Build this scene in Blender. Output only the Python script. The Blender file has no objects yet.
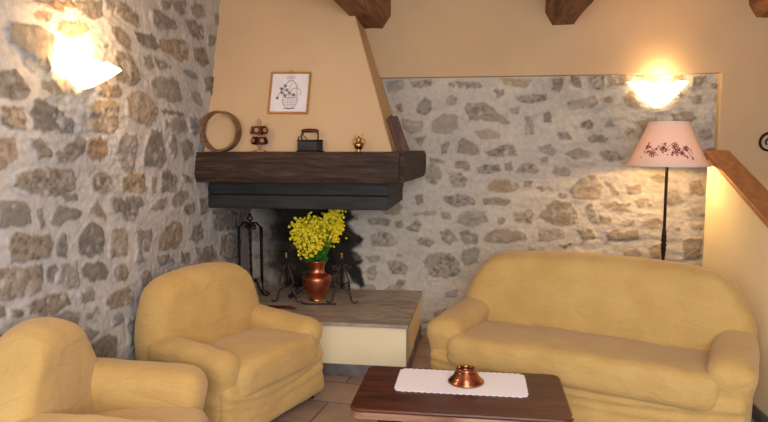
import bpy, math, random
import numpy as np
from math import sin, cos, pi, radians, atan2, sqrt
from mathutils import Vector, Matrix

C = bpy.context.scene.collection
random.seed(7)

# ------------------------------------------------------------------ camera
F = 657.0; YAW = radians(8.3); PIT = radians(5.74); CH = 1.6
fw = np.array([-sin(YAW)*cos(PIT), cos(YAW)*cos(PIT), -sin(PIT)])
rt = np.array([cos(YAW), sin(YAW), 0.0]); up = np.cross(rt, fw)
cd = bpy.data.cameras.new('camera'); cam = bpy.data.objects.new('camera', cd); C.objects.link(cam)
cd.sensor_width = 36; cd.lens = 36*F/768; cd.clip_start = 0.05
cam.location = (0, 0, CH); cam.rotation_euler = (pi/2-PIT, 0, YAW)
bpy.context.scene.camera = cam
def ray(px, py): return fw+rt*(px-384)/F+up*(211-py)/F
def onY(px, py, Y):
    d = ray(px, py); return (d[0]*Y/d[1], CH+d[2]*Y/d[1])
def onX(px, py, X):
    d = ray(px, py); return (d[1]*X/d[0], CH+d[2]*X/d[0])
def onZ(px, py, Z):
    d = ray(px, py); k = (Z-CH)/d[2]; return (d[0]*k, d[1]*k)

# ------------------------------------------------------------------ scene constants
YB = 5.40        # stone face of the back wall
YP = 5.33        # plaster face above it
XL = -1.94       # left wall
HZ = 0.38        # hearth top
CEIL = 2.80

# ------------------------------------------------------------------ materials
def srgb(r, g, b):
    f = lambda c: (c/255/12.92) if c/255 <= .04045 else ((c/255+.055)/1.055)**2.4
    return (f(r), f(g), f(b), 1)
def newmat(name):
    m = bpy.data.materials.new(name); m.use_nodes = True
    nt = m.node_tree; b = nt.nodes['Principled BSDF']
    return m, nt, b
def nd(nt, t, **kw):
    n = nt.nodes.new(t)
    for k, v in kw.items():
        if k in n.inputs: n.inputs[k].default_value = v
        else: setattr(n, k, v)
    return n
def coords(nt, scale=(1, 1, 1), rot=(0, 0, 0)):
    tc = nd(nt, 'ShaderNodeTexCoord'); mp = nd(nt, 'ShaderNodeMapping')
    mp.inputs['Scale'].default_value = scale; mp.inputs['Rotation'].default_value = rot
    nt.links.new(tc.outputs['Object'], mp.inputs['Vector']); return mp.outputs['Vector']
def bump(nt, b, fac, strength, dist=.01):
    bp = nd(nt, 'ShaderNodeBump'); bp.inputs['Strength'].default_value = strength; bp.inputs['Distance'].default_value = dist
    nt.links.new(fac, bp.inputs['Height']); nt.links.new(bp.outputs['Normal'], b.inputs['Normal'])
def mix(nt, fac, a, c, mode='MIX'):
    m = nd(nt, 'ShaderNodeMix'); m.data_type = 'RGBA'; m.blend_type = mode
    for s, v in ((0, fac), (6, a), (7, c)):
        if hasattr(v, 'links'): nt.links.new(v, m.inputs[s])
        else: m.inputs[s].default_value = v
    return m.outputs[2]
def ramp(nt, fac, stops):
    r = nd(nt, 'ShaderNodeValToRGB'); e = r.color_ramp.elements
    while len(e) < len(stops): e.new(.5)
    for x, (p, c) in zip(e, stops): x.position = p; x.color = c
    nt.links.new(fac, r.inputs['Fac']); return r.outputs['Color']
def noise_mat(name, c1, c2, scale=8, rough=.8, detail=6, bstr=.2, bscale=None, bdist=.01, metallic=0, stretch=(1, 1, 1), spec=.3, lo=.35, hi=.65):
    m, nt, b = newmat(name); v = coords(nt, stretch)
    n = nd(nt, 'ShaderNodeTexNoise', Scale=scale, Detail=detail); nt.links.new(v, n.inputs['Vector'])
    nt.links.new(ramp(nt, n.outputs['Fac'], [(lo, c1), (hi, c2)]), b.inputs['Base Color'])
    b.inputs['Roughness'].default_value = rough; b.inputs['Metallic'].default_value = metallic
    b.inputs['Specular IOR Level'].default_value = spec
    if bstr:
        n2 = nd(nt, 'ShaderNodeTexNoise', Scale=bscale or scale*4, Detail=4); nt.links.new(v, n2.inputs['Vector'])
        bump(nt, b, n2.outputs['Fac'], bstr, bdist)
    return m

PLASTER = noise_mat('plaster', srgb(201, 172, 136), srgb(209, 181, 145), 1.5, .9, bstr=.25, bscale=9, bdist=.008)
PLASTER_LIGHT = noise_mat('hearth_plaster', srgb(232, 218, 180), srgb(238, 225, 190), 3, .85, bstr=.15, bscale=12)
IRON = noise_mat('black_iron', srgb(22, 20, 20), srgb(44, 38, 36), 30, .5, bstr=.3, bscale=90, bdist=.002, metallic=.6)
IRON_RUST = noise_mat('dark_iron', srgb(50, 43, 42), srgb(84, 72, 68), 30, .5, bstr=.3, bscale=90, bdist=.002, metallic=.5)
LINTEL = noise_mat('blackened_wood', srgb(28, 27, 29), srgb(44, 43, 46), 4, .55, bstr=.2, bscale=20, stretch=(1, 8, 8))
COPPER = noise_mat('copper', srgb(196, 112, 84), srgb(226, 146, 116), 10, .34, bstr=.25, bscale=45, bdist=.003, metallic=1)
COPPER2 = noise_mat('polished_copper', srgb(160, 98, 74), srgb(196, 132, 104), 14, .22, bstr=.1, bscale=40, bdist=.002, metallic=1)
BRASS = noise_mat('brass', srgb(165, 130, 70), srgb(205, 170, 100), 30, .3, bstr=0, metallic=1)
SLATE = noise_mat('slate_trim', srgb(86, 84, 88), srgb(120, 116, 116), 9, .5, bstr=.2)
GREEN = noise_mat('green_leaves', srgb(30, 85, 25), srgb(62, 130, 40), 40, .6, bstr=0)
YELLOW = noise_mat('yellow_petals', srgb(236, 214, 24), srgb(255, 242, 70), 60, .6, bstr=0)
BRANCH = noise_mat('dry_twig', srgb(60, 45, 35), srgb(90, 70, 50), 30, .8, bstr=0)
PAPER = noise_mat('paper', srgb(222, 218, 226), srgb(230, 226, 232), 10, .7, bstr=0)
INK = noise_mat('sepia_ink', srgb(128, 110, 120), srgb(150, 130, 135), 40, .8, bstr=0)
INK2 = noise_mat('dark_ink', srgb(70, 60, 75), srgb(90, 75, 85), 40, .8, bstr=0)
FLORAL = noise_mat('floral_print', srgb(120, 50, 52), srgb(160, 78, 72), 60, .8, bstr=0)
BENT = noise_mat('bentwood', srgb(112, 82, 58), srgb(146, 112, 82), 6, .55, bstr=.15, stretch=(1, 1, 6))
SPOOL = noise_mat('dark_lacquer', srgb(52, 20, 14), srgb(84, 36, 24), 20, .3, bstr=0)
TAN = noise_mat('turned_wood', srgb(150, 110, 84), srgb(185, 142, 112), 12, .5, bstr=0)

def wood(name, c1, c2, c3, axis, rough=.6, bs=.4, sc=3.0, spec=.3):
    m, nt, b = newmat(name)
    st = [7, 7, 7]; st[axis] = .8
    v = coords(nt, tuple(st))
    n = nd(nt, 'ShaderNodeTexNoise', Scale=sc, Detail=8, Roughness=.65, Distortion=.6); nt.links.new(v, n.inputs['Vector'])
    col = ramp(nt, n.outputs['Fac'], [(.3, c1), (.5, c2), (.72, c3)])
    nt.links.new(col, b.inputs['Base Color']); b.inputs['Roughness'].default_value = rough
    b.inputs['Specular IOR Level'].default_value = spec
    bump(nt, b, n.outputs['Fac'], bs, .012); return m
MANTEL = wood('dark_hewn_wood', srgb(30, 21, 18), srgb(50, 35, 28), srgb(84, 60, 47), 0, .55, 1.0, 4.5)
BEAM = wood('old_beam_wood', srgb(76, 50, 32), srgb(122, 84, 56), srgb(166, 122, 88), 1, .7, .6, 2.5)
BLOCK = wood('block_wood', srgb(44, 28, 21), srgb(72, 47, 36), srgb(104, 74, 58), 2, .6, .5)
TABLE = wood('walnut_tabletop', srgb(46, 22, 13), srgb(78, 40, 24), srgb(108, 60, 38), 0, .28, .12, 2.2, .5)
TABLE_EDGE = wood('table_edge_wood', srgb(92, 62, 48), srgb(140, 102, 80), srgb(184, 150, 128), 0, .45, .4, 5)
RAIL = wood('honey_wood', srgb(150, 98, 60), srgb(176, 120, 76), srgb(196, 142, 94), 1, .5, .1, 3)
FRAME = wood('frame_wood', srgb(150, 98, 50), srgb(176, 122, 66), srgb(200, 150, 92), 0, .4, .05, 8)

def fabric_mat():
    m, nt, b = newmat('mustard_slipcover')
    v = coords(nt)
    n = nd(nt, 'ShaderNodeTexNoise', Scale=5, Detail=3); nt.links.new(v, n.inputs['Vector'])
    col = ramp(nt, n.outputs['Fac'], [(.35, srgb(193, 159, 98)), (.65, srgb(202, 169, 108))])
    w = nd(nt, 'ShaderNodeTexVoronoi', Scale=130); nt.links.new(v, w.inputs['Vector'])
    wr = ramp(nt, w.outputs['Distance'], [(.1, (.86, .86, .86, 1)), (.6, (1, 1, 1, 1))])
    nt.links.new(mix(nt, .7, col, wr, 'MULTIPLY'), b.inputs['Base Color'])
    b.inputs['Roughness'].default_value = .95; b.inputs['Specular IOR Level'].default_value = .1
    b.inputs['Sheen Weight'].default_value = .2
    v2 = coords(nt, (1, 1, 2.2))
    n2 = nd(nt, 'ShaderNodeTexNoise', Scale=4.5, Detail=3, Distortion=1.2); nt.links.new(v2, n2.inputs['Vector'])
    ad = nd(nt, 'ShaderNodeMath', operation='MULTIPLY_ADD'); ad.inputs[1].default_value = .02
    nt.links.new(w.outputs['Distance'], ad.inputs[0]); nt.links.new(n2.outputs['Fac'], ad.inputs[2])
    bump(nt, b, ad.outputs[0], .3, .05); return m
FABRIC = fabric_mat()

def stone_mat():
    m, nt, b = newmat('rubble_stone')
    at = nd(nt, 'ShaderNodeAttribute'); at.attribute_name = 'Col'
    v = coords(nt)
    n = nd(nt, 'ShaderNodeTexNoise', Scale=22, Detail=8, Roughness=.7); nt.links.new(v, n.inputs['Vector'])
    n1 = nd(nt, 'ShaderNodeTexNoise', Scale=3.5, Detail=4); nt.links.new(v, n1.inputs['Vector'])
    r = ramp(nt, n.outputs['Fac'], [(.25, (.72, .72, .72, 1)), (.5, (1, 1, 1, 1)), (.75, (1.15, 1.13, 1.1, 1))])
    r1 = ramp(nt, n1.outputs['Fac'], [(.3, (.9, .9, .92, 1)), (.7, (1.08, 1.05, 1.0, 1))])
    nt.links.new(mix(nt, 1.0, mix(nt, 1.0, at.outputs['Color'], r, 'MULTIPLY'), r1, 'MULTIPLY'), b.inputs['Base Color'])
    b.inputs['Roughness'].default_value = .9; b.inputs['Specular IOR Level'].default_value = .2
    n2 = nd(nt, 'ShaderNodeTexNoise', Scale=45, Detail=6, Roughness=.7); nt.links.new(v, n2.inputs['Vector'])
    bump(nt, b, n2.outputs['Fac'], .45, .012); return m
STONE = stone_mat()

def floor_mat():
    m, nt, b = newmat('stone_floor_tiles')
    v = coords(nt, rot=(0, 0, .12))
    br = nd(nt, 'ShaderNodeTexBrick', Scale=1.0); br.offset = .5
    br.inputs['Brick Width'].default_value = .55; br.inputs['Row Height'].default_value = .34; br.inputs['Mortar Size'].default_value = .006
    br.inputs['Color1'].default_value = srgb(172, 142, 124); br.inputs['Color2'].default_value = srgb(150, 130, 118); br.inputs['Mortar'].default_value = srgb(98, 88, 82)
    nt.links.new(v, br.inputs['Vector'])
    n = nd(nt, 'ShaderNodeTexNoise', Scale=5, Detail=8, Roughness=.6, Distortion=.8); nt.links.new(v, n.inputs['Vector'])
    r = ramp(nt, n.outputs['Fac'], [(.3, (.78, .8, .84, 1)), (.7, (1.12, 1.06, 1.0, 1))])
    nt.links.new(mix(nt, 1.0, br.outputs['Color'], r, 'MULTIPLY'), b.inputs['Base Color'])
    b.inputs['Roughness'].default_value = .38
    bump(nt, b, n.outputs['Fac'], .15, .01); return m
FLOOR = floor_mat()

def slab_mat():
    m, nt, b = newmat('hearth_slab_stone')
    v = coords(nt, (1, 2.4, 1))
    n = nd(nt, 'ShaderNodeTexNoise', Scale=3.2, Detail=9, Roughness=.65, Distortion=1.4); nt.links.new(v, n.inputs['Vector'])
    nt.links.new(ramp(nt, n.outputs['Fac'], [(.3, srgb(122, 108, 98)), (.5, srgb(162, 148, 136)), (.7, srgb(192, 178, 164))]), b.inputs['Base Color'])
    b.inputs['Roughness'].default_value = .55; bump(nt, b, n.outputs['Fac'], .35, .012); return m
SLAB = slab_mat()

def glow_mat(name, col, strength, base):
    m, nt, b = newmat(name); b.inputs['Base Color'].default_value = base
    b.inputs['Emission Color'].default_value = col; b.inputs['Emission Strength'].default_value = strength
    b.inputs['Roughness'].default_value = .4; return m
GLASS_GLOW = glow_mat('lit_frosted_glass', (1, .72, .36, 1), 3.2, (.95, .9, .8, 1))
def shade_mat():
    m, nt, b = newmat('lamp_shade_cloth'); out = nt.nodes['Material Output']
    b.inputs['Base Color'].default_value = srgb(236, 214, 200); b.inputs['Roughness'].default_value = .9
    tr = nd(nt, 'ShaderNodeBsdfTranslucent'); tr.inputs['Color'].default_value = srgb(200, 140, 122)
    mx = nd(nt, 'ShaderNodeMixShader'); mx.inputs[0].default_value = .06
    nt.links.new(b.outputs[0], mx.inputs[1]); nt.links.new(tr.outputs[0], mx.inputs[2]); nt.links.new(mx.outputs[0], out.inputs['Surface'])
    return m
SHADE = shade_mat()
def lace_mat():
    m, nt, b = newmat('white_lace')
    v = coords(nt)
    w = nd(nt, 'ShaderNodeTexVoronoi', Scale=70); nt.links.new(v, w.inputs['Vector'])
    nt.links.new(ramp(nt, w.outputs['Distance'], [(.06, srgb(190, 184, 196)), (.2, srgb(236, 232, 240))]), b.inputs['Base Color'])
    b.inputs['Roughness'].default_value = .9; bump(nt, b, w.outputs['Distance'], .3, .004); return m
LACE = lace_mat()

# ------------------------------------------------------------------ mesh helpers
class MB:
    def __init__(s): s.v = []; s.f = []
    def add(s, vs, fs):
        o = len(s.v); s.v += [tuple(map(float, p)) for p in vs]; s.f += [tuple(i+o for i in f) for f in fs]; return s
    def box(s, x0, x1, y0, y1, z0, z1):
        return s.add([(x0,y0,z0),(x1,y0,z0),(x1,y1,z0),(x0,y1,z0),(x0,y0,z1),(x1,y0,z1),(x1,y1,z1),(x0,y1,z1)],
                     [(0,3,2,1),(4,5,6,7),(0,1,5,4),(1,2,6,5),(2,3,7,6),(3,0,4,7)])
    def prism(s, pts, a, b):       # pts: list of (x,y,z) lower loop given as (x,y); a,b = z range
        n = len(pts)
        return s.add([(x,y,a) for x,y in pts]+[(x,y,b) for x,y in pts],
                     [tuple(range(n-1,-1,-1)), tuple(range(n,2*n))]+[(i,(i+1)%n,n+(i+1)%n,n+i) for i in range(n)])
    def hull8(s, lo, hi):          # two quads
        return s.add(list(lo)+list(hi), [(3,2,1,0),(4,5,6,7),(0,1,5,4),(1,2,6,5),(2,3,7,6),(3,0,4,7)])
    def tube(s, path, r, n=8, closed=False, flat=1.0):
        P = [Vector(p) for p in path]; m = len(P); rs = r if isinstance(r, (list, tuple)) else [r]*m
        rings = []; prev = None
        for i, p in enumerate(P):
            t = (P[(i+1) % m]-P[i-1]) if closed else (P[min(i+1, m-1)]-P[max(i-1, 0)])
            t = t.normalized() if t.length > 1e-9 else Vector((0,0,1))
            if prev is None:
                a = t.orthogonal().normalized()
            else:
                a = prev-t*prev.dot(t); a = a.normalized() if a.length > 1e-6 else t.orthogonal().normalized()
            prev = a; bb = t.cross(a)
            rings.append([p+a*(cos(2*pi*k/n)*rs[i])+bb*(sin(2*pi*k/n)*rs[i]*flat) for k in range(n)])
        vs = [q for rg in rings for q in rg]; fs = []
        for i in range(m if closed else m-1):
            j = (i+1) % m
            for k in range(n): fs.append((i*n+k, i*n+(k+1) % n, j*n+(k+1) % n, j*n+k))
        if not closed: fs += [tuple(range(n-1, -1, -1)), tuple((m-1)*n+k for k in range(n))]
        return s.add(vs, fs)
    def lathe(s, prof, c=(0,0,0), n=32, cap=True):
        vs = []; fs = []; m = len(prof)
        for r, z in prof:
            for k in range(n): vs.append((c[0]+r*cos(2*pi*k/n), c[1]+r*sin(2*pi*k/n), c[2]+z))
        for i in range(m-1):
            for k in range(n): fs.append((i*n+k, i*n+(k+1) % n, (i+1)*n+(k+1) % n, (i+1)*n+k))
        if cap: fs += [tuple(range(n-1, -1, -1)), tuple((m-1)*n+k for k in range(n))]
        return s.add(vs, fs)
    def ball(s, c, r, n=12, sx=1, sy=1, sz=1):
        m = max(6, n//2+1)
        vs = []; fs = []
        for i in range(m+1):
            a = pi*i/m
            for k in range(n): vs.append((c[0]+sx*r*sin(a)*cos(2*pi*k/n), c[1]+sy*r*sin(a)*sin(2*pi*k/n), c[2]-sz*r*cos(a)))
        for i in range(m):
            for k in range(n): fs.append((i*n+k, i*n+(k+1) % n, (i+1)*n+(k+1) % n, (i+1)*n+k))
        return s.add(vs, fs)
    def build(s, name, mat, parent=None, smooth=False, bevel=0, M=None, solid=0):
        me = bpy.data.meshes.new(name)
        vs = s.v if M is None else [tuple(M @ Vector(p)) for p in s.v]
        me.from_pydata(vs, [], s.f); me.update()
        me.materials.append(mat)
        if smooth: me.polygons.foreach_set('use_smooth', [True]*len(me.polygons))
        o = bpy.data.objects.new(name, me); C.objects.link(o)
        if parent is not None: o.parent = parent
        if solid:
            md = o.modifiers.new('solid', 'SOLIDIFY'); md.thickness = solid; md.offset = 0
        if bevel:
            md = o.modifiers.new('bevel', 'BEVEL'); md.width = bevel; md.segments = 3; md.limit_method = 'ANGLE'; md.angle_limit = radians(35)
        return o
def tag(o, label=None, cat=None, group=None, kind=None):
    if label: o['label'] = label
    if cat: o['category'] = cat
    if group: o['group'] = group
    if kind: o['kind'] = kind
    return o
def empty(name, loc=(0,0,0), rz=0, label=None, cat=None, group=None):
    o = bpy.data.objects.new(name, None); C.objects.link(o); o.location = loc; o.rotation_euler = (0,0,rz)
    o.empty_display_size = .1
    return tag(o, label, cat, group)

# numpy value noise
def vnoise(x, y, z=0.0, seed=0):
    x = np.asarray(x, float); y = np.asarray(y, float); z = np.asarray(z, float)+np.zeros_like(x)
    xi = np.floor(x).astype(np.int64); yi = np.floor(y).astype(np.int64); zi = np.floor(z).astype(np.int64)
    fx = x-xi; fy = y-yi; fz = z-zi
    fx = fx*fx*(3-2*fx); fy = fy*fy*(3-2*fy); fz = fz*fz*(3-2*fz)
    def h(a, b, c):
        n = (a*374761393+b*668265263+c*2147483647+seed*1274126177) & 0xffffffff
        n = ((n ^ (n >> 13))*1274126177) & 0xffffffff
        n = n ^ (n >> 16)
        return (n & 0xffff)/32767.5-1
    r = 0
    for dx in (0, 1):
        for dy in (0, 1):
            for dz in (0, 1):
                w = (fx if dx else 1-fx)*(fy if dy else 1-fy)*(fz if dz else 1-fz)
                r = r+w*h(xi+dx, yi+dy, zi+dz)
    return r
def fbm(x, y, z=0.0, seed=0, o=4):
    r = 0; a = 1; t = 0
    for i in range(o): r = r+a*vnoise(x*2**i, y*2**i, z*2**i, seed+i); t += a; a *= .5
    return r/t

def grid_box(nx, ny, nz):
    """surface points of a cube [-1,1]^3 as welded grid"""
    idx = {}; vs = []; fs = []
    def g(i, j, k):
        if (i, j, k) not in idx: idx[(i, j, k)] = len(vs); vs.append((2*i/nx-1, 2*j/ny-1, 2*k/nz-1))
        return idx[(i, j, k)]
    for i in range(nx):
        for j in range(ny):
            fs.append((g(i,j,0), g(i,j+1,0), g(i+1,j+1,0), g(i+1,j,0))); fs.append((g(i,j,nz), g(i+1,j,nz), g(i+1,j+1,nz), g(i,j+1,nz)))
    for i in range(nx):
        for k in range(nz):
            fs.append((g(i,0,k), g(i+1,0,k), g(i+1,0,k+1), g(i,0,k+1))); fs.append((g(i,ny,k), g(i,ny,k+1), g(i+1,ny,k+1), g(i+1,ny,k)))
    for j in range(ny):
        for k in range(nz):
            fs.append((g(0,j,k), g(0,j,k+1), g(0,j+1,k+1), g(0,j+1,k))); fs.append((g(nx,j,k), g(nx,j+1,k), g(nx,j+1,k+1), g(nx,j,k+1)))
    return np.array(vs), fs
def soft(name, half, r, mat, parent, deform=None, step=.03, centre=(0,0,0), noise=0.0, nscale=5, seed=0, smooth=True):
    half = np.array(half, float); n = [max(4, int(2*h/step)) for h in half]
    q, fs = grid_box(*n); q = q*half
    rr = np.minimum(r, half*.999); c = np.clip(q, -(half-rr), half-rr)
    d = q-c; d = d/rr; L = np.linalg.norm(d, axis=1, keepdims=True); L[L == 0] = 1
    p = c+d/L*rr
    if deform is not None: p = deform(p, half)
    p = p+np.array(centre)
    if noise:
        nn = fbm(p[:,0]*nscale, p[:,1]*nscale, p[:,2]*nscale, seed, 3)
        p = p+(d/L)*nn[:,None]*noise
    mb = MB(); mb.v = [tuple(x) for x in p.tolist()]; mb.f = fs
    return mb.build(name, mat, parent, smooth=smooth)

# ------------------------------------------------------------------ rubble walls
ALB = {'m': (.55,.535,.525), 'g': (.27,.24,.21), 'b': (.31,.25,.185), 'd': (.18,.163,.147), 'o': (.33,.215,.14), 'B': (.26,.275,.295), 't': (.36,.285,.18)}
LEFT = '''b 8,30 15,25 40,26 53,33 55,50 50,72 38,62 26,52 14,44
B 22,54 28,52 40,64 38,72 26,66
d 0,71 18,72 28,80 31,90 26,98 14,98 0,97
o 34,10 52,12 54,22 36,19
o 35,0 72,0 75,7 58,11 48,6
d 78,0 103,0 105,14 98,20 88,17 80,10
o 60,22 80,22 92,30 86,38 70,38 60,32
b 45,80 70,82 76,92 60,96 44,88
b 117,4 128,4 140,16 142,28 134,26 124,20 117,10
g 160,0 173,0 170,8 163,7
g 173,0 188,0 186,12 180,15 174,8
g 192,6 196,2 204,6 207,14 205,18 196,17 192,10
g 153,12 158,10 166,16 176,22 178,29 160,30 154,24
g 186,20 196,21 204,28 205,38 200,41 190,34
d 136,33 144,34 156,37 161,48 157,51 148,48 140,42
b 162,42 174,40 185,40 191,48 190,58 182,63 172,56 162,50
b 194,48 206,48 211,62 204,67 196,60
g 144,56 150,56 156,66 152,72 146,64
g 156,58 168,64 172,68 160,70 156,66
b 112,26 120,28 130,36 134,50 128,50 118,40
b 118,54 130,54 138,68 141,80 134,84 118,80 112,68
B 182,70 196,72 198,80 186,76
g 152,80 160,77 172,78 180,84 182,98 174,103 164,97 154,92
g 206,78 214,77 216,86 212,95 205,90
g 215,14 222,16 222,26 216,25
g 210,36 216,37 216,46 209,46
g 106,0 116,2 114,12 107,10
b 2,108 15,104 24,106 27,120 26,128 10,129 2,125
b 0,140 18,138 21,150 20,160 6,167 0,166
g 30,138 40,138 50,148 52,155 44,158 38,158 36,148
d 34,102 40,98 52,104 64,112 74,122 75,134 60,133 44,131 36,126 33,114
b 88,106 100,102 112,100 120,108 120,128 108,134 96,130
b 56,152 66,146 82,138 90,142 86,152 72,162 58,160
o 92,140 100,136 109,140 110,150 106,160 94,160 88,152
b 98,84 108,80 112,92 108,98 100,96
b 110,86 120,84 124,92 122,98 112,97
b 128,98 132,91 140,90 150,98 157,108 155,120 148,124 134,119 128,112
d 161,109 172,111 184,115 178,116 166,112
g 165,122 170,118 182,119 187,126 188,132 176,132 166,128
g 191,92 200,94 204,102 202,108 195,102
B 190,118 196,116 204,118 204,128 196,136 190,132
g 122,136 128,132 136,136 137,148 136,164 128,168 122,166 119,152
d 148,138 152,130 162,131 164,146 166,160 160,168 144,166 145,152
g 170,136 175,135 176,150 174,156 170,150
g 181,142 188,140 195,146 195,156 186,160 182,152
b 18,175 28,172 50,168 72,168 77,178 76,188 66,193 46,195 28,190 16,186
b 94,178 98,173 108,173 114,180 112,190 104,194 95,190
g 66,196 78,194 80,200 70,202
d 0,202 26,202 31,210 34,222 26,226 0,228
g 40,208 44,208 47,226 43,228
g 56,212 62,206 72,209 84,212 82,217 68,222 60,226 52,222
b 92,212 99,202 104,208 108,219 100,216
g 112,198 122,198 126,206 122,214 114,212
d 84,230 94,221 104,228 106,240 105,252 92,256 80,254 80,240
b 12,238 20,233 34,236 52,235 56,244 54,255 30,260 12,263 10,252
g 60,236 66,234 70,246 68,258 60,256
b 112,230 124,228 128,240 128,254 112,256
t 125,176 130,172 144,175 148,188 142,191 125,191
g 124,158 136,160 136,170 126,170
g 151,178 157,176 156,192 151,192
g 163,172 168,169 178,176 176,190 162,191
g 183,174 192,178 193,184 186,182
g 174,198 180,190 190,192 190,198 180,206 173,205
g 158,200 168,196 169,206 160,210 151,210
g 185,206 196,202 196,210 190,215 184,212
g 128,196 142,196 146,204 138,214 132,222 124,220 120,212
t 166,226 172,222 183,223 184,236 178,248 168,251 159,248 160,238
g 136,232 152,229 152,240 150,252 142,250
d 196,226 203,222 204,238 198,242 190,240
g 200,198 209,198 210,212 202,215
g 213,211 230,209 238,214 237,228 226,232 214,228
g 222,236 232,234 241,240 240,256 228,264 221,254
g 240,212 244,211 243,224 238,222
g 196,248 212,246 218,254 214,262 200,262
b 0,270 20,268 44,264 46,278 40,292 16,298 0,299
g 49,268 56,266 60,270 54,280 49,280
g 62,266 78,262 80,276 80,288 66,288 58,284
d 82,268 92,263 104,262 109,272 106,280 92,281 82,278
b 114,268 124,264 130,272 126,280 116,280
b 28,306 40,298 56,293 68,294 71,304 60,312 48,315 32,312
g 80,296 88,290 95,292 94,300 82,302
b 104,300 112,292 124,288 134,292 134,304 118,308 110,308
g 86,312 96,309 100,314 96,320 88,318
g 52,320 66,312 80,314 78,326 60,330
d 0,306 8,304 7,313 0,314
d 14,309 22,309 24,314 13,315
d 88,348 96,342 108,334 118,336 118,352 112,361 92,362
g 80,332 92,326 98,332 88,340 78,340
B 112,316 122,314 124,324 114,326
d 128,322 134,320 142,336 148,348 140,350 130,348
g 138,234 142,256 146,262 136,262
g 158,256 170,255 176,262 160,266
g 182,252 192,254 190,264 182,262'''
BACK = '''g 386,82 402,80 404,88 396,94 388,93
g 410,82 430,80 432,86 420,88 412,87
g 447,84 456,81 480,83 482,87 470,88 450,87
g 396,106 402,104 404,112 399,112
d 418,104 424,98 431,101 432,110 426,115 418,112
g 446,99 452,95 458,99 453,106 446,104
g 403,120 422,122 422,130 410,133 403,127
g 432,121 444,115 456,115 458,128 446,134 432,131
g 467,103 486,103 496,112 510,122 508,125 494,120 470,120 466,110
t 502,79 516,79 532,80 526,87 506,85
g 493,91 504,90 505,96 497,98
d 516,97 530,94 546,95 545,101 530,103 518,101
g 511,109 520,107 519,114 512,113
d 544,114 550,112 552,122 544,123
g 525,116 533,116 534,134 524,134
b 476,132 490,129 502,134 500,138 482,139
g 553,78 563,79 561,92 552,89
g 558,134 568,133 572,139 560,140
g 568,103 580,100 594,96 598,102 590,108 572,110
b 588,77 605,76 604,90 592,88
g 571,76 580,78 580,87 572,86
d 580,124 590,119 595,122 590,128 580,128
b 625,96 634,92 642,102 640,108 630,106 624,102
g 606,122 612,120 614,126 606,126
b 608,76 625,76 630,84 610,86
b 640,120 658,119 654,130 644,138
b 694,78 708,76 702,84 694,86
g 690,96 702,95 703,104 692,103
g 672,114 688,112 697,118 690,124 674,122
b 698,134 710,128 712,140 702,142
g 714,96 722,94 722,104 716,103
g 712,117 721,118 720,122 712,121
g 425,168 432,164 440,168 442,178 436,184 426,182
g 430,158 446,161 444,163 430,162
g 449,174 460,172 466,180 464,188 452,188
g 459,142 464,138 478,146 480,153 468,154 459,152
g 442,146 450,143 448,152 442,154
g 455,160 468,162 470,170 456,168
g 415,138 425,136 420,146
g 487,152 500,146 514,145 517,155 504,156 490,155
o 515,172 522,164 534,165 540,170 536,172
t 487,186 496,179 510,180 520,186 516,190 500,192 488,190
g 538,147 550,145 556,152 552,156 540,152
g 478,168 486,164 500,165 501,170 486,173 478,174
g 506,164 512,162 513,170 506,170
b 538,188 548,186 552,190 542,191
g 524,182 532,181 532,188 526,187
g 586,136 600,135 609,138 606,142 590,142
g 565,154 576,150 588,150 590,158 576,160
g 600,154 608,150 618,152 624,158 612,162 602,158
b 572,190 582,178 596,176 602,186 600,198 584,199 574,197
b 606,182 612,186 618,194 612,196
o 627,186 642,185 643,192 630,193
o 690,182 700,180 704,190 702,195 691,194
b 668,192 676,190 682,202 670,206 664,200
b 636,200 648,198 652,206 640,208
b 686,210 700,206 704,214 690,218
g 444,197 456,195 474,198 474,204 458,206 446,202
g 483,198 500,197 510,200 508,205 484,204
g 458,216 470,211 486,212 487,222 470,226 458,222
g 441,232 450,229 458,240 450,244 442,240
g 460,234 468,230 478,236 478,244 464,244
b 484,238 492,230 508,230 526,232 528,238 510,242 486,242
g 462,252 474,247 480,252 476,262 462,260
b 514,214 528,210 534,214 530,222 516,222
g 442,212 450,211 452,218 444,218
b 540,216 546,206 556,200 570,204 577,214 575,224 560,225 545,224
b 537,232 546,228 562,229 566,236 556,240 540,240
b 586,206 592,204 596,216 600,224 592,222
b 600,204 616,202 620,208 604,208
b 600,216 610,216 612,222 600,222
b 578,230 592,230 596,238 584,240
b 606,232 620,228 622,240 608,240
b 558,246 570,244 566,250
b 612,206 630,203 626,210 612,210
b 644,222 656,218 664,220 664,226 650,228 644,226
b 611,233 638,231 638,240 616,241 610,238
b 684,240 702,238 700,260 684,260
b 624,250 640,250 642,256 628,258
b 688,224 702,226 702,230 690,229
b 650,248 662,244 664,256 652,258
g 622,222 636,220 636,226 626,227
g 412,213 436,211 434,215 414,215
g 394,222 402,220 402,228 396,228
g 406,228 416,222 423,224 420,230 408,230
g 371,236 380,232 392,234 398,242 388,246 374,246
g 416,240 426,236 434,242 430,246 418,244
g 368,219 378,218 390,220 388,225 370,224
g 414,196 422,194 422,204 416,204
g 368,258 380,256 381,261 370,262
g 388,262 396,260 408,266 406,274 392,274
g 366,270 376,266 374,278 368,278
g 385,288 398,285 404,289 396,292 386,292
g 424,262 432,253 450,253 459,262 459,274 448,277 432,276 426,268
g 463,252 475,250 478,262 466,264
g 398,280 406,281 402,287 395,286
B 446,292 458,290 456,296 446,296
g 270,226 292,222 300,232 290,242 272,240
g 300,250 330,246 334,262 310,266
g 268,250 286,250 288,268 270,268
g 310,214 338,212 340,228 318,232'''
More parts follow.
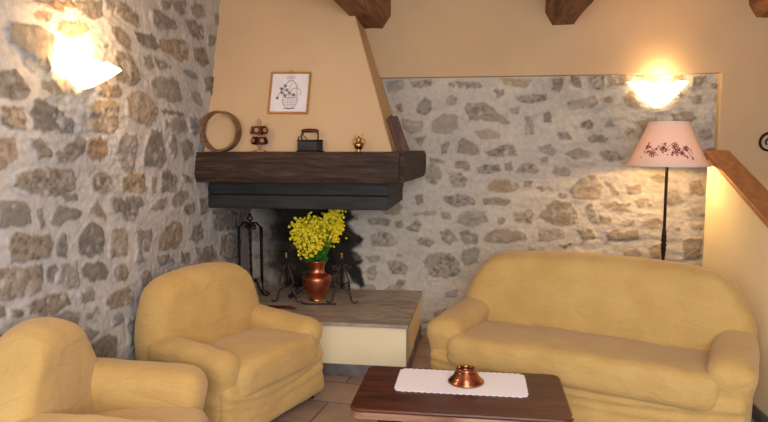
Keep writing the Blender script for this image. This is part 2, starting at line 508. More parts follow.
SOOT = '225,160 352,160 354,206 350,212 353,217 347,223 350,231 357,235 363,239 360,246 352,249 360,255 363,262 356,267 361,275 365,285 357,288 350,279 344,270 341,291 230,296 230,250'

def seg_sdf(px, py, poly):
    n = len(poly); d = np.full(px.shape, 1e9); inside = np.zeros(px.shape, bool)
    for i in range(n):
        ax, ay = poly[i]; bx, by = poly[(i+1) % n]
        ex, ey = bx-ax, by-ay; L = ex*ex+ey*ey+1e-12
        t = np.clip(((px-ax)*ex+(py-ay)*ey)/L, 0, 1)
        d = np.minimum(d, (px-ax-t*ex)**2+(py-ay-t*ey)**2)
        c = ((ay > py) != (by > py)) & (px < ex*(py-ay)/(ey if abs(ey) > 1e-12 else 1e-12)+ax)
        inside ^= c
    d = np.sqrt(d); return np.where(inside, -d, d)
def smooth(a, b, x):
    t = np.clip((x-a)/(b-a), 0, 1); return t*t*(3-2*t)
def parse(txt, fn):
    out = []
    for ln in txt.strip().split('\n'):
        p = ln.split(); out.append((p[0], [fn(*map(float, q.split(','))) for q in p[1:]]))
    return out
def rubble(name, us, vs, stones, seed, place, soot=None, fill=400, fillcols='gggbbd', tint=None, relief=.014, wash=.15, crag=None):
    rs = np.random.RandomState(seed)
    U, V = np.meshgrid(us, vs)
    mask = np.zeros(U.shape); occ = np.full(U.shape, 1.0); H = np.zeros(U.shape)
    col = np.zeros(U.shape+(3,)); col[:] = ALB['m']
    WU = U+.016*fbm(U*9, V*9, 0, seed, 3)+.010*fbm(U*34, V*34, 0, seed+9, 3); WV = V+.016*fbm(U*9, V*9, 3.3, seed+5, 3)+.010*fbm(U*34, V*34, 7.7, seed+8, 3)
    fine = fbm(U*30, V*30, 1.0, seed+20, 4)
    rough = np.clip(fbm(U*4, V*4, 2.0, seed+31, 3)*1.5, 0, 1)
    def put(c, poly):
        pu = [p[0] for p in poly]; pv = [p[1] for p in poly]
        i0, i1 = np.searchsorted(us, [min(pu)-.1, max(pu)+.1]); j0, j1 = np.searchsorted(vs, [min(pv)-.1, max(pv)+.1])
        if i1-i0 < 2 or j1-j0 < 2: return
        sl = (slice(j0, j1), slice(i0, i1))
        d = seg_sdf(WU[sl], WV[sl], poly)-.003
        occ[sl] = np.minimum(occ[sl], d)
        d = d+.026*fine[sl]*rough[sl]+.006*fine[sl]
        m = smooth(.007, -.006, d)
        k = rs.uniform(.86, 1.16); hue = rs.uniform(-.04, .04)
        cc = np.array(ALB[c])*k*np.array([1+hue, 1, 1-hue*1.3])
        wq = np.clip(wash*rs.uniform(.5, 1.5), 0, .9); cc = cc*(1-wq)+np.array(ALB['m'])*.86*wq
        sm = fbm(U[sl]*26+rs.uniform(0, 40), V[sl]*26, 4.4, seed+77, 4)
        m = m*(1-np.clip(smooth(.10, .45, sm)*rs.uniform(.2, 1.0), 0, 1)*.8)
        lay = (1+.10*fbm(WU[sl]*6+rs.uniform(0, 50), WV[sl]*22, 0, seed+40, 3))*(1-rs.uniform(.05, .5)*smooth(.0, .4, fbm(U[sl]*38+rs.uniform(0, 50), V[sl]*50, 6.0, seed+44, 4)))
        h = m*(relief+rs.uniform(-.006, .006))+m*.007*fbm(U[sl]*14, V[sl]*14, rs.uniform(0, 9), seed+50, 4)
        col[sl] = col[sl]*(1-m[..., None])+(cc*lay[..., None])*m[..., None]
        H[sl] = np.where(m > mask[sl], h, H[sl]); mask[sl] = np.maximum(mask[sl], m)
    for c, poly in stones: put(c, poly)
    for k in range(fill):
        a = rs.uniform(.02, .11) if k > fill//3 else rs.uniform(.06, .13); b = a*rs.uniform(.5, .85)
        cu = rs.uniform(us[0], us[-1]); cv = rs.uniform(vs[0], vs[-1])
        i0, i1 = np.searchsorted(us, [cu-a-.02, cu+a+.02]); j0, j1 = np.searchsorted(vs, [cv-b-.02, cv+b+.02])
        w = occ[j0:j1, i0:i1]
        if w.size < 4 or w.min() < .004: continue
        n = rs.randint(5, 9); ph = rs.uniform(0, 6.28)
        poly = [(cu+a*cos(t)*rs.uniform(.85, 1.1), cv+b*sin(t)*rs.uniform(.85, 1.1)) for t in [ph+2*pi*q/n for q in range(n)]]
        put(fillcols[rs.randint(len(fillcols))], poly)
    # mortar surface
    H += (1-mask)*(.006*fbm(U*5, V*5, 0, seed+60, 4)+.0025*fbm(U*40, V*40, 0, seed+61, 3))
    H += .012*fbm(U*1.6, V*1.6, 0, seed+70, 2)
    if crag is not None:
        cg = crag(U, V); H += cg*(.020*fbm(U*6, V*17, 3.0, seed+90, 4)+.008*fbm(U*30, V*45, 1.0, seed+91, 3))
        col *= (1-.16*cg*smooth(0, .35, fbm(U*8, V*20, 2.0, seed+92, 4)))[..., None]
    col *= (1+.07*fbm(U*3, V*3, 0, seed+80, 3))[..., None]
    if tint is not None: col *= tint(U, V)
    if soot is not None: col *= soot(WU, WV)[..., None]*np.array([1, .96, .94]) if False else soot(WU, WV)[..., None]
    P = place(U, V, H)
    nv, nu = U.shape
    me = bpy.data.meshes.new(name)
    idx = np.arange(nu*nv).reshape(nv, nu)
    q = np.stack([idx[:-1, :-1], idx[:-1, 1:], idx[1:, 1:], idx[1:, :-1]], -1).reshape(-1, 4)
    me.vertices.add(nu*nv); me.vertices.foreach_set('co', P.reshape(-1).astype(np.float32))
    me.loops.add(q.size); me.loops.foreach_set('vertex_index', q.reshape(-1).astype(np.int32))
    me.polygons.add(len(q)); me.polygons.foreach_set('loop_start', np.arange(0, q.size, 4, dtype=np.int32))
    me.polygons.foreach_set('use_smooth', np.ones(len(q), bool))
    me.update(calc_edges=True); me.validate()
    at = me.color_attributes.new('Col', 'FLOAT_COLOR', 'POINT')
    c4 = np.ones((nu*nv, 4), np.float32); c4[:, :3] = np.clip(col, 0, 1).reshape(-1, 3)
    at.data.foreach_set('color', c4.reshape(-1)); me.materials.append(STONE)
    o = bpy.data.objects.new(name, me); C.objects.link(o); return tag(o, kind='structure')

# left wall: u = Y, v = Z, normal +X
us = np.concatenate([np.arange(-.8, 2.2, .03), np.arange(2.2, YB+.06, .008)]); vz = np.concatenate([np.arange(-.02, 2.3, .008), np.arange(2.3, CEIL+.03, .012)])
def lsoot(u, v):
    s = smooth(4.75, 5.15, u)*(1-smooth(1.1, 1.35, v))*smooth(.2, .5, v+.25*(u-4.7))
    return 1-.45*s
def ltint(u, v):
    return np.stack([.965+0*u, .99+0*u, 1.03+0*u], -1)
rubble('wall_left', us, vz, parse(LEFT, lambda x, y: onX(x, y, XL)), 11, lambda U, V, H: np.stack([XL+H-.01, U, V], -1), soot=lsoot, tint=ltint, fill=900, wash=.2, relief=.008, crag=lambda u, v: .35+.65*np.exp(-((u-3.0)/.45)**2-((v-1.85)/.4)**2))
# back wall: u = X, v = Z, normal -Y
ub = np.arange(XL-.04, 1.80+.02, .008); vb = np.arange(-.02, 2.16, .008)
sp = [onY(float(a.split(',')[0]), float(a.split(',')[1]), YB) for a in SOOT.split()]
def bsoot(u, v):
    d = seg_sdf(u+.03*fbm(u*10, v*10, 0, 3, 3), v+.02*fbm(u*14, v*14, 5, 4, 3), sp)
    return 1-(.95-.22*(1-smooth(.55, .85, v))*smooth(-.1, .4, fbm(u*7, v*9, 2, 8, 4)))*smooth(.018, -.02, d)*smooth(XL-.02, XL+.34, u+.05*fbm(u*9, v*9, 1, 5, 3)+.08*v)
def btint(u, v):
    k = .985+0*u; return np.stack([k*1.0, k*.975, k*.90], -1)
rubble('wall_back', ub, vb, parse(BACK, lambda x, y: onY(x, y, YB)), 23, lambda U, V, H: np.stack([U, YB-H+.01, V], -1), soot=bsoot, fill=650, tint=btint, fillcols='gggbb', relief=.010, wash=.40, crag=lambda u, v: .3+.7*smooth(.2, .9, u))

# plaster around the stone panel (proud of it)
mb = MB()
L_ = [(XL-.05, 2.14), (1.785, 2.14), (1.785, -.02), (3.2, -.02), (3.2, CEIL+.05), (XL-.05, CEIL+.05)]
nL = len(L_)
mb.add([(a, YP, b) for a, b in L_]+[(a, YB+.15, b) for a, b in L_],
       [(0,1,4,5), (1,2,3,4), (6,11,10,7), (7,10,9,8)]+[(i, i+nL, (i+1) % nL+nL, (i+1) % nL) for i in range(nL)])
o = mb.build('wall_back_plaster', PLASTER, bevel=.008); tag(o, kind='structure')
o = MB().box(3.2, 3.3, -.8, YB+.15, -.05, CEIL).build('wall_right', PLASTER); tag(o, kind='structure')
o = MB().box(XL-.2, 3.3, -.8, YB+.15, -.08, 0).build('floor', FLOOR); tag(o, kind='structure')
o = MB().box(XL-.2, 3.3, -.8, YB+.15, CEIL, CEIL+.08).build('ceiling', PLASTER); tag(o, kind='structure')

# stair parapet with wooden capping
PX0, PX1, PYE = 1.62, 1.745, 5.03
capz = lambda y: 1.525-.354*(PYE-y)
ps = MB()
y1 = 2.2
ps.hull8([(PX0,y1,0),(PX1,y1,0),(PX1,PYE,0),(PX0,PYE,0)], [(PX0,y1,capz(y1)),(PX1,y1,capz(y1)),(PX1,PYE,capz(PYE)),(PX0,PYE,capz(PYE))])
o = ps.build('wall_stair', PLASTER_LIGHT, bevel=.006); tag(o, kind='structure')
cp = MB(); a0, a1 = PX0-.02, PX1+.02
cp.hull8([(a0,y1,capz(y1)),(a1,y1,capz(y1)),(a1,PYE+.01,capz(PYE+.01)),(a0,PYE+.01,capz(PYE+.01))],
         [(a0,y1,capz(y1)+.035),(a1,y1,capz(y1)+.035),(a1,PYE+.01,capz(PYE+.01)+.035),(a0,PYE+.01,capz(PYE+.01)+.035)])
o = cp.build('trim_1', RAIL, bevel=.005); tag(o, kind='structure')
o = MB().box(PX0-.014, PX0, y1, PYE, 0, .085).build('baseboard_stair', SLATE, bevel=.003); tag(o, kind='structure')

# ------------------------------------------------------------------ ceiling beams
def beam(xc, w, zb, y0, label, seed):
    q, fs = grid_box(6, 60, 6); hw = w/2; zt = CEIL+.02; L = YP+.04-y0
    x = q[:,0]*hw; z = (q[:,2]+1)/2*(zt-zb); y = y0+(q[:,1]+1)/2*L
    low = np.clip(1-z/(.35*w), 0, 1); x = x*(1-.42*low)               # hewn chamfer
    x = x+.012*fbm(x*6, y*1.6, z*6, seed, 3); z = z+.012*fbm(x*5, y*2, z*5, seed+4, 3)*(q[:,2] < .9)
    mb = MB(); mb.v = list(zip((x+xc).tolist(), y.tolist(), (z+zb).tolist())); mb.f = fs
    o = mb.build('ceiling_beam', BEAM); return tag(o, label, 'beam', 'ceiling beams')
beam(-.868, .285, 2.525, -.6, 'rough dark ceiling beam whose end meets the chimney hood', 1)
beam(.62, .27, 2.52, -.6, 'rough dark ceiling beam over the middle of the stone wall panel', 2)
beam(2.09, .27, 2.54, -.6, 'rough dark ceiling beam at the right, above the black iron scroll', 3)

# ------------------------------------------------------------------ fireplace
fp = empty('fireplace', (0,0,0), 0, 'corner fireplace with tall cream plaster hood, dark timber mantel and raised stone hearth', 'fireplace')
# hood
zt = CEIL; zb = 1.55
fy = lambda z: 4.455+(4.85-4.571)/(2.686-1.816)*(z-1.55)+.03
fx = lambda z: -.600-(.894-.604)/(2.469-1.566)*(z-1.566)
bx = lambda z: fx(z)-.03
hm = MB(); hm.hull8([(XL-.03,fy(zb),zb),(fx(zb),fy(zb),zb),(bx(zb),YB+.1,zb),(XL-.03,YB+.1,zb)],
                    [(XL-.03,fy(zt),zt),(fx(zt),fy(zt),zt),(bx(zt),YB+.1,zt),(XL-.03,YB+.1,zt)])
hm.build('hood', PLASTER, fp, bevel=.012)
# mantel (front timber with the return along the right side)
def hewn(name, foot, z0, z1, mat, parent, seed, amp=.006, bevel=.012, step=.05, hz=6):
    q, fs = grid_box(44, 24, hz)
    (ax, ay), (bx_, by), (cx, cy), (dx, dy) = foot
    s = (q[:,0]+1)/2; t = (q[:,1]+1)/2
    # round the front right corner and the long edges
    x = (ax*(1-s)+bx_*s)*(1-t)+(dx*(1-s)+cx*s)*t; y = (ay*(1-s)+by*s)*(1-t)+(dy*(1-s)+cy*s)*t; z = z0+(q[:,2]+1)/2*(z1-z0)
    ed = (np.abs(q[:,2]) > .99)
    y = y+np.where(ed & (q[:,1] < -.99), bevel, 0); x = x-np.where(ed & (q[:,0] > .99), bevel, 0)
    cr = (q[:,0] > .99) & (q[:,1] < -.99); x = x-np.where(cr, .03, 0); y = y+np.where(cr, .03, 0)
    nx = amp*fbm(x*3, y*3, z*9, seed, 4)
    y = y+np.where(q[:,1] < 0, nx*1.5, 0); z = z+amp*.5*fbm(x*4, y*4, z*2, seed+7, 3)*ed; x = x+np.where(q[:,0] > .9, nx, 0)
    mb = MB(); mb.v = list(zip(x.tolist(), y.tolist(), z.tolist())); mb.f = fs
    return mb.build(name, mat, parent)
hewn('mantel', [(XL-.02,4.32), (-.500,4.32), (-.440,YB+.03), (XL-.02,YB+.03)], 1.345, 1.552, MANTEL, fp, 5, amp=.010)
lb = MB(); lb.box(XL-.02, -.625, 4.525, YB+.03, 1.245, 1.345).build('lintel', LINTEL, fp, bevel=.006)
lb = MB(); lb.box(XL-.02, -.632, 4.515, YB+.03, 1.145, 1.243).build('lintel_skirt', LINTEL, fp, bevel=.006)
# hearth
MB().box(XL-.02, -.482, 4.355, YB+.03, 0, HZ-.024).build('hearth_base', PLASTER_LIGHT, fp, bevel=.006)
q, fs = grid_box(50, 34, 3)
x = XL-.02+(q[:,0]+1)/2*(-.466-XL+.02); y = 4.335+(q[:,1]+1)/2*(YB+.03-4.335); z = HZ-.024+(q[:,2]+1)/2*.024
z = z+.004*fbm(x*4, y*4, 0, 3, 3)*(q[:,2] > 0); y = y+.006*fbm(x*6, z*9, 0, 6, 3)*(q[:,1] < -.9)
mb = MB(); mb.v = list(zip(x.tolist(), y.tolist(), z.tolist())); mb.f = fs; mb.build('hearth_slab', SLAB, fp, bevel=.004)
mb = MB(); mb.box(XL-.02, -.470, 4.343, 4.355, 0, .085); mb.box(-.482, -.470, 4.355, YB+.02, 0, .085); mb.build('hearth_baseboard', SLATE, fp, bevel=.003)

# wooden block leaning on the hood's right edge, standing on the mantel
q, fs = grid_box(5, 4, 12)
x = q[:,0]*.038; y = q[:,1]*.03; z = (q[:,2]+1)/2*.27
z = z-np.where(q[:,2] > .9, .035*np.clip(q[:,0], 0, 1)+.02*np.clip(-q[:,0], 0, 1), 0); x = x+.003*fbm(x*9, y*9, z*9, 2, 3)
mb = MB(); mb.v = list(zip(x.tolist(), y.tolist(), z.tolist())); mb.f = fs
o = mb.build('wooden_block', BLOCK, bevel=.004); o.location = (-.520, 4.50, 1.55); o.rotation_euler = (0, -.335, 0)
tag(o, 'dark wooden block leaning against the right edge of the hood on the mantel', 'wooden block')

# ------------------------------------------------------------------ picture on the hood
tilt = math.atan((4.85-4.571)/(2.686-1.816))
pc = empty('framed_picture', label='small square framed line drawing of a flower basket hanging on the hood', cat='picture')
pz = (onY(289, 93, 4.62)[1]); pxc = onY(290, 93, fy(pz))[0]
pc.location = (pxc, fy(pz)-.014, pz); pc.rotation_euler = (-tilt, radians(.8), 0)
W2, H2, t = .148, .158, .014
fr = MB()
fr.box(-W2, W2, -.009, .009, H2-t, H2); fr.box(-W2, W2, -.009, .009, -H2, -H2+t); fr.box(-W2, -W2+t, -.009, .009, -H2+t, H2-t); fr.box(W2-t, W2, -.009, .009, -H2+t, H2-t)
fr.build('frame', FRAME, pc, bevel=.003)
MB().box(-W2+t, W2-t, 0, .006, -H2+t, H2-t).build('paper', PAPER, pc)
dr = MB()
def ln(pts, r=.0011): dr.tube([(a, -.0015, b) for a, b in pts], r, 5)
def arc(cx, cz, rx, rz, a0, a1, n=20, r=.0011): ln([(cx+rx*cos(a0+(a1-a0)*i/n), cz+rz*sin(a0+(a1-a0)*i/n)) for i in range(n+1)], r)
arc(.008, -.055, .056, .062, pi*.92, pi*2.08, 24, .0016)             # pot belly
for k in range(6): arc(.008, -.085+k*.017, .052-.002*abs(k-2), .006, pi, 2*pi, 14, .0009)
for k in range(-3, 4): ln([(.008+k*.012, -.112+.002*abs(k)), (.008+k*.016, -.06), (.008+k*.014, -.02)], .0008)
arc(.008, -.025, .055, .012, 0, 2*pi, 24, .0013)
arc(.008, -.02, .05, .115, 0.05, pi-.05, 30, .0018)                   # handle
arc(.045, .005, .04, .03, -pi*.25, pi*.9, 18, .0015); arc(.03, .03, .03, .045, 0, pi, 16)
arc(-.012, .115, .012, .01, 0, 2*pi, 12, .0016); arc(.016, .117, .013, .01, 0, 2*pi, 12, .0016); arc(.0, .10, .02, .014, pi, 2*pi, 12)
ln([(-.035, -.119), (.008, -.122), (.05, -.117)], .0028)
dr.build('drawing', INK, pc)
dr = MB()
rr = random.Random(4)
for cx, cz, s in ((-.06, .03, .013), (-.035, .055, .012), (-.055, .0, .012), (-.02, .02, .012), (-.085, -.04, .01), (.0, .0, .011), (.03, -.015, .01), (-.03, -.02, .01)):
    for k in range(5): arc(cx+s*.6*cos(k*1.256), cz+s*.6*sin(k*1.256), s*.5, s*.5, 0, 2*pi, 8, .0011)
ln([(-.03, .05), (-.06, .02), (-.08, -.02), (-.09, -.05)], .0012)
dr.build('drawn_flowers', INK2, pc)
MB().tube([(.006*cos(a), .004, H2+.008+.008*sin(a)) for a in np.linspace(0, 2*pi, 12, endpoint=False)], .0015, 6, closed=True).build('hanging_loop', BRASS, pc)

# ------------------------------------------------------------------ mantel objects
MT = 1.552
# bentwood sieve ring
x0, _ = onY(222, 133, 4.46)
sv = empty('wooden_sieve_hoop', (x0, 4.43, MT), radians(-4), 'round bentwood sieve hoop standing on edge at the left end of mantel', 'sieve')
R1 = .142; n = 64; mb = MB(); vs = []; fs = []
for i in range(n):
    a = 2*pi*i/n
    for rr_, yy in ((R1, -.045), (R1, .045), (R1-.007, .045), (R1-.007, -.045)): vs.append((rr_*cos(a), yy, R1+.001+rr_*sin(a)))
for i in range(n):
    j = (i+1) % n
    for k in range(4): fs.append((i*4+k, i*4+(k+1) % 4, j*4+(k+1) % 4, j*4+k))
mb.add(vs, fs).build('hoop_band', BENT, sv, bevel=.001)
mb = MB(); mb.tube([((R1-.012)*cos(a), -.031, R1+.001+(R1-.012)*sin(a)) for a in np.linspace(0, 2*pi, 60, endpoint=False)], .005, 6, closed=True)
mb.build('inner_ring', BENT, sv, smooth=True)

# tiered spool stand
x0, _ = onY(260, 148, 4.44)
ts = empty('spool_stand', (x0, 4.43, MT), 0, 'small turned wooden stand with two tiers of dark round spools', 'ornament')
MB().lathe([(.0,0),(.036,0),(.038,.006),(.034,.011),(.012,.014),(.0,.015)], n=24).build('base', TAN, ts, smooth=True)
MB().lathe([(.006,.012),(.006,.03),(.009,.04),(.006,.05),(.006,.085),(.009,.09),(.006,.1),(.006,.16),(.01,.165),(.006,.172),(.011,.185),(.009,.2),(.002,.208)], n=16).build('post', TAN, ts, smooth=True)
for zc, angs, rad, rr_ in ((.070, (-128, -52, 40, 140), .033, .0245), (.135, (-150, -90, -30, 90), .039, .026)):
    MB().lathe([(.0,zc+rr_),(.04,zc+rr_),(.04,zc+rr_+.004),(.0,zc+rr_+.004)], n=20).build('tier_disc', TAN, ts)
    for a in angs:
        a = radians(a)
        mb = MB(); mb.lathe([(.001,-.008),(rr_,-.008),(rr_,-.004),(rr_*.7,-.002),(rr_*.7,.002),(rr_,.004),(rr_,.008),(.001,.008)], n=20)
        M = Matrix.Translation((rad*cos(a), rad*sin(a), zc)) @ Matrix.Rotation(a+pi/2, 4, 'Z') @ Matrix.Rotation(radians(80), 4, 'X')
        sp_o = mb.build('spool', SPOOL, ts, M=M)
        MB().lathe([(.0,-.0105),(rr_*.5,-.0105),(rr_*.5,.0105),(.0,.0105)], n=16).build('hub', TAN, sp_o, M=M)

ts.scale = (1.2, 1.2, 1.1)
# charcoal flat iron
x0, _ = onY(310, 149, 4.44)
fi = empty('flat_iron', (x0, 4.44, MT), radians(4), 'antique dark charcoal flat iron with wooden handle on the mantel', 'flat iron')
foot = [(-.085,-.04),(.05,-.045),(.088,-.02),(.095,0),(.088,.02),(.05,.045),(-.085,.04)]
MB().prism([(a*1.03, b*1.06) for a, b in foot], 0, .01).build('sole_plate', IRON, fi, bevel=.002)
MB().prism([(a*.95, b*.95) for a, b in foot], .01, .072).build('body', LINTEL, fi, bevel=.004)
MB().prism([(a*.99, b*.99) for a, b in foot], .073, .084).build('lid', IRON, fi, bevel=.003)
for pp in ([(-.055,0,.08),(-.06,0,.11),(-.045,0,.14)], [(.055,0,.08),(.058,0,.11),(.055,0,.142)]): MB().tube(pp, .005, 8).build('handle_post', IRON, fi, smooth=True)
MB().tube([(-.02,0,.084),(-.045,0,.115),(-.05,0,.135)], .003, 6).build('brace', IRON, fi, smooth=True)
MB().tube([(-.058,0,.138),(-.045,0,.145),(0,0,.147),(.045,0,.145),(.06,0,.142)], [.008,.013,.014,.013,.009], 12).build('handle', SPOOL, fi, smooth=True)
MB().tube([(-.078,0,.084),(-.082,0,.1),(-.07,0,.106)], .004, 6).build('latch', IRON, fi, smooth=True)

# little brass pot
x0, _ = onY(359, 149, 4.44)
bp_ = empty('brass_miniature_pot', (x0, 4.43, MT), 0, 'tiny brass pot with handles near the right end of mantel', 'ornament')
MB().lathe([(.0,0),(.016,0),(.016,.004),(.008,.009),(.02,.022),(.027,.036),(.025,.05),(.013,.06),(.013,.066),(.019,.072),(.0,.072)], n=24).build('body', BRASS, bp_, smooth=True)
MB().lathe([(.0,.0725),(.016,.0725),(.01,.08),(.003,.084),(.005,.09),(.0,.093)], n=16).build('lid', BRASS, bp_, smooth=True)
for s in (-1, 1):
    MB().tube([(s*.024,0,.04),(s*.036,0,.056),(s*.034,0,.07),(s*.02,0,.072)], .0025, 6).build('handle', BRASS, bp_, smooth=True)
    MB().tube([(s*.014,0,.075),(s*.024,0,.088),(s*.02,0,.102)], .0018, 6).build('bail', BRASS, bp_, smooth=True)

bp_.scale = (1.25, 1.25, 1.2)
# ------------------------------------------------------------------ copper pot with flowers
px_, py_ = onZ(315.5, 302, HZ); py_ += .05
ct = empty('copper_pot', (px_, py_, HZ+.003), 0, 'tall hammered copper pot standing on the hearth between the andirons', 'copper pot')
MB().lathe([(.0,0),(.055,0),(.058,.006),(.052,.014),(.05,.022),(.066,.045),(.092,.095),(.107,.145),(.109,.175),(.1,.19),(.074,.197),(.062,.206),(.056,.225),(.058,.25),(.072,.288),(.075,.292),(.071,.292),(.054,.25),(.052,.225),(.05,.21)], n=48, cap=False).build('pot_body', COPPER, ct, smooth=True, solid=.002)
MB().tube([(.112*cos(a), .112*sin(a), .178) for a in np.linspace(0, 2*pi, 40, endpoint=False)], .005, 8, closed=True).build('rim_band', COPPER, ct, smooth=True)
MB().lathe([(.0,-.001),(.06,-.001),(.061,.012),(.052,.02),(.0,.02)], n=32).build('foot_ring', BRASS, ct, smooth=True)
ct.scale = (1.06, 1.06, 1.08)
fl = empty('flower_bouquet', (px_, py_, HZ+.205), 0, 'bunch of yellow broom flowers with green stems in the copper pot', 'flowers')
rg = random.Random(12)
st = MB(); lf = MB(); bl = MB()
tips = []
for k in range(60):
    a = rg.uniform(0, 2*pi); rd = sqrt(rg.uniform(0, 1)); 
    tx, ty, tz = .19*rd*cos(a)+.01, .12*rd*sin(a)-.02, rg.uniform(.25, .47)-.05*rd
    if tx > .10: tz += .09
    if k % 14 == 0: tz -= .10; tx *= .5
    b0 = (.03*cos(a)*rd, .03*sin(a)*rd, -.1); b1 = (.05*cos(a)*rd, .05*sin(a)*rd, .09)
    pts = [b0, b1, (tx*.6, ty*.6, .09+(tz-.09)*.5), (tx, ty, tz)]
    st.tube(pts, .0022, 5); tips.append((tx, ty, tz))
st.build('stems', GREEN, fl)
for k in range(420):
    a = rg.uniform(0, 2*pi); rd = .03+.06*sqrt(rg.uniform(0, 1)); z0 = rg.uniform(.085, .20)
    c = Vector((rd*cos(a)*.8, rd*sin(a)*.7, z0)); d = Vector((cos(a)*.5, sin(a)*.5, rg.uniform(.6, 1.4))).normalized()
    s = d.cross(Vector((rg.uniform(-1,1), rg.uniform(-1,1), rg.uniform(-1,1)))).normalized(); L = rg.uniform(.035, .07); w = rg.uniform(.005, .009)
    lf.add([c, c+d*L*.5+s*w, c+d*L, c+d*L*.5-s*w], [(0,1,2,3)])
tag(lf.build('leaves', GREEN, fl, solid=.001), kind='stuff')
for tx, ty, tz in tips:
    for q_ in range(rg.randint(16, 22)):
        c = Vector((tx+rg.gauss(0, .024), ty+rg.gauss(0, .022), tz+rg.gauss(0, .026)))
        for p_ in range(4):
            nrm = Vector((rg.uniform(-1,1), rg.uniform(-1,.4), rg.uniform(-.6,1))).normalized(); s = nrm.orthogonal().normalized(); t_ = nrm.cross(s); r_ = rg.uniform(.008, .014)
            vs = [c+nrm*.003]+[c+s*(r_*cos(b))+t_*(r_*sin(b)) for b in np.linspace(0, 2*pi, 6, endpoint=False)]
            bl.add(vs, [(0,i+1,(i+1) % 6+1) for i in range(6)])
tag(bl.build('blossoms', YELLOW, fl), kind='stuff')
tw = MB(); tw.tube([(.1,0,.33),(.16,.02,.36),(.24,.03,.33),(.31,.04,.30)], .0022, 5); tw.tube([(.2,.03,.35),(.25,.03,.355),(.29,.02,.345)], .0015, 5)
tw.build('twig', BRANCH, fl)

# ------------------------------------------------------------------ andirons
def spiral(cx, cz, r0, r1, a0, turns, n=22, y=0):
    return [(cx+(r0+(r1-r0)*i/n)*cos(a0+turns*2*pi*i/n), y, cz+(r0+(r1-r0)*i/n)*sin(a0+turns*2*pi*i/n)) for i in range(n+1)]
def andiron(x, y, label, flip):
    e = empty('andiron', (x, y, HZ+.003), 0, label, 'andiron', 'pair of andirons on the hearth')
    pts = [(-.125,0,.004)]+[(-.085-.012*sin(t), 0, .01+.0*t) for t in (0, .8)]+[(.075*cos(a), 0, .03+.075*sin(a)) for a in np.linspace(pi, 0, 18)]+[(.085,0,.012),(.125,0,.004)]
    pts = [(-.128,0,.014),(-.112,0,.006),(-.095,0,.008),(-.08,0,.02)]+[(.075*cos(a), 0, .035+.08*sin(a)) for a in np.linspace(pi-.1, .1, 18)]+[(.08,0,.02),(.095,0,.008),(.112,0,.006),(.128,0,.014)]
    MB().tube(pts, .0085, 8).build('arched_foot', IRON_RUST, e, smooth=True)
    MB().tube([(0,0,.11),(0,0,.16),(0,0,.2),(0,0,.26),(0,0,.31),(0,0,.345)], [.012,.010,.014,.009,.008,.006], 8).build('post', IRON, e, smooth=True)
    mb = MB(); mb.ball((0,0,.357), .013, 14); mb.lathe([(.0,.325),(.01,.325),(.01,.345),(.006,.35),(.0,.35)], n=12); mb.build('finial', BRASS, e, smooth=True)
    for s in (-1, 1):
        pp = [(s*.008,0,.125),(s*.03,0,.118),(s*.052,0,.128),(s*.058,0,.15),(s*.05,0,.18),(s*.034,0,.22),(s*.02,0,.255),(s*.012,0,.275)]
        pp2 = spiral(s*.052, .262, .006, .022, 0 if s > 0 else pi, 1.1*s, 18)
        m2 = MB(); m2.tube(pp, .008, 7); m2.tube(pp2, .006, 7); m2.tube([(s*.05,0,.284),(s*.03,0,.283),(s*.008,0,.27)], .005, 7)
        m2.tube([(s*.008,0,.13),(s*.02,0,.17),(s*.022,0,.2),(s*.006,0,.24)], .004, 6); m2.build('scroll', IRON_RUST, e, smooth=True)
    e.scale = (.95, 1, 1.07)
    MB().tube([(0,.0,.115),(.0,.1,.12),(.0,.28,.1),(0,.29,.003)], .009, 8).build('log_bar', IRON_RUST, e, smooth=True)
    return e
ax, ay = onZ(286.5, 303, HZ); andiron(ax, ay+.01, 'black iron andiron standing left of the copper pot', 1)
ax2, ay2 = onZ(342.5, 303, HZ); andiron(ax2, ay2-.02, 'black iron andiron standing right of the copper pot', 1)
# burnt log stub lying behind left andiron
o = MB().tube([(0,0,0),(.06,.02,.045),(.11,.03,.08),(.15,.04,.10)], [.018,.02,.019,.015], 9).build('charred_log', LINTEL, smooth=True)
o.location = (ax-.01, ay+.10, HZ+.02); tag(o, 'charred piece of firewood propped between left andiron and copper pot', 'firewood')
# iron bar lying in front
o = MB().tube([(0,0,.007),(.07,-.01,.007),(.2,.012,.007),(.27,.0,.012)], .007, 7).build('iron_rod', IRON_RUST, smooth=True)
o.location = (ax+.13, ay-.03, HZ+.002); tag(o, 'thin rusty iron rod lying on the hearth before the copper pot', 'rod')
o = MB().tube([(0,0,.01),(.08,-.02,.012),(.17,-.01,.010),(.23,-.035,.009)], [.006,.011,.012,.006], 7).build('wood_splinter', SPOOL, smooth=True)
o.location = (ax-.10, ay-.16, HZ+.002); tag(o, 'reddish brown stick lying on the hearth in front of left andiron', 'stick')

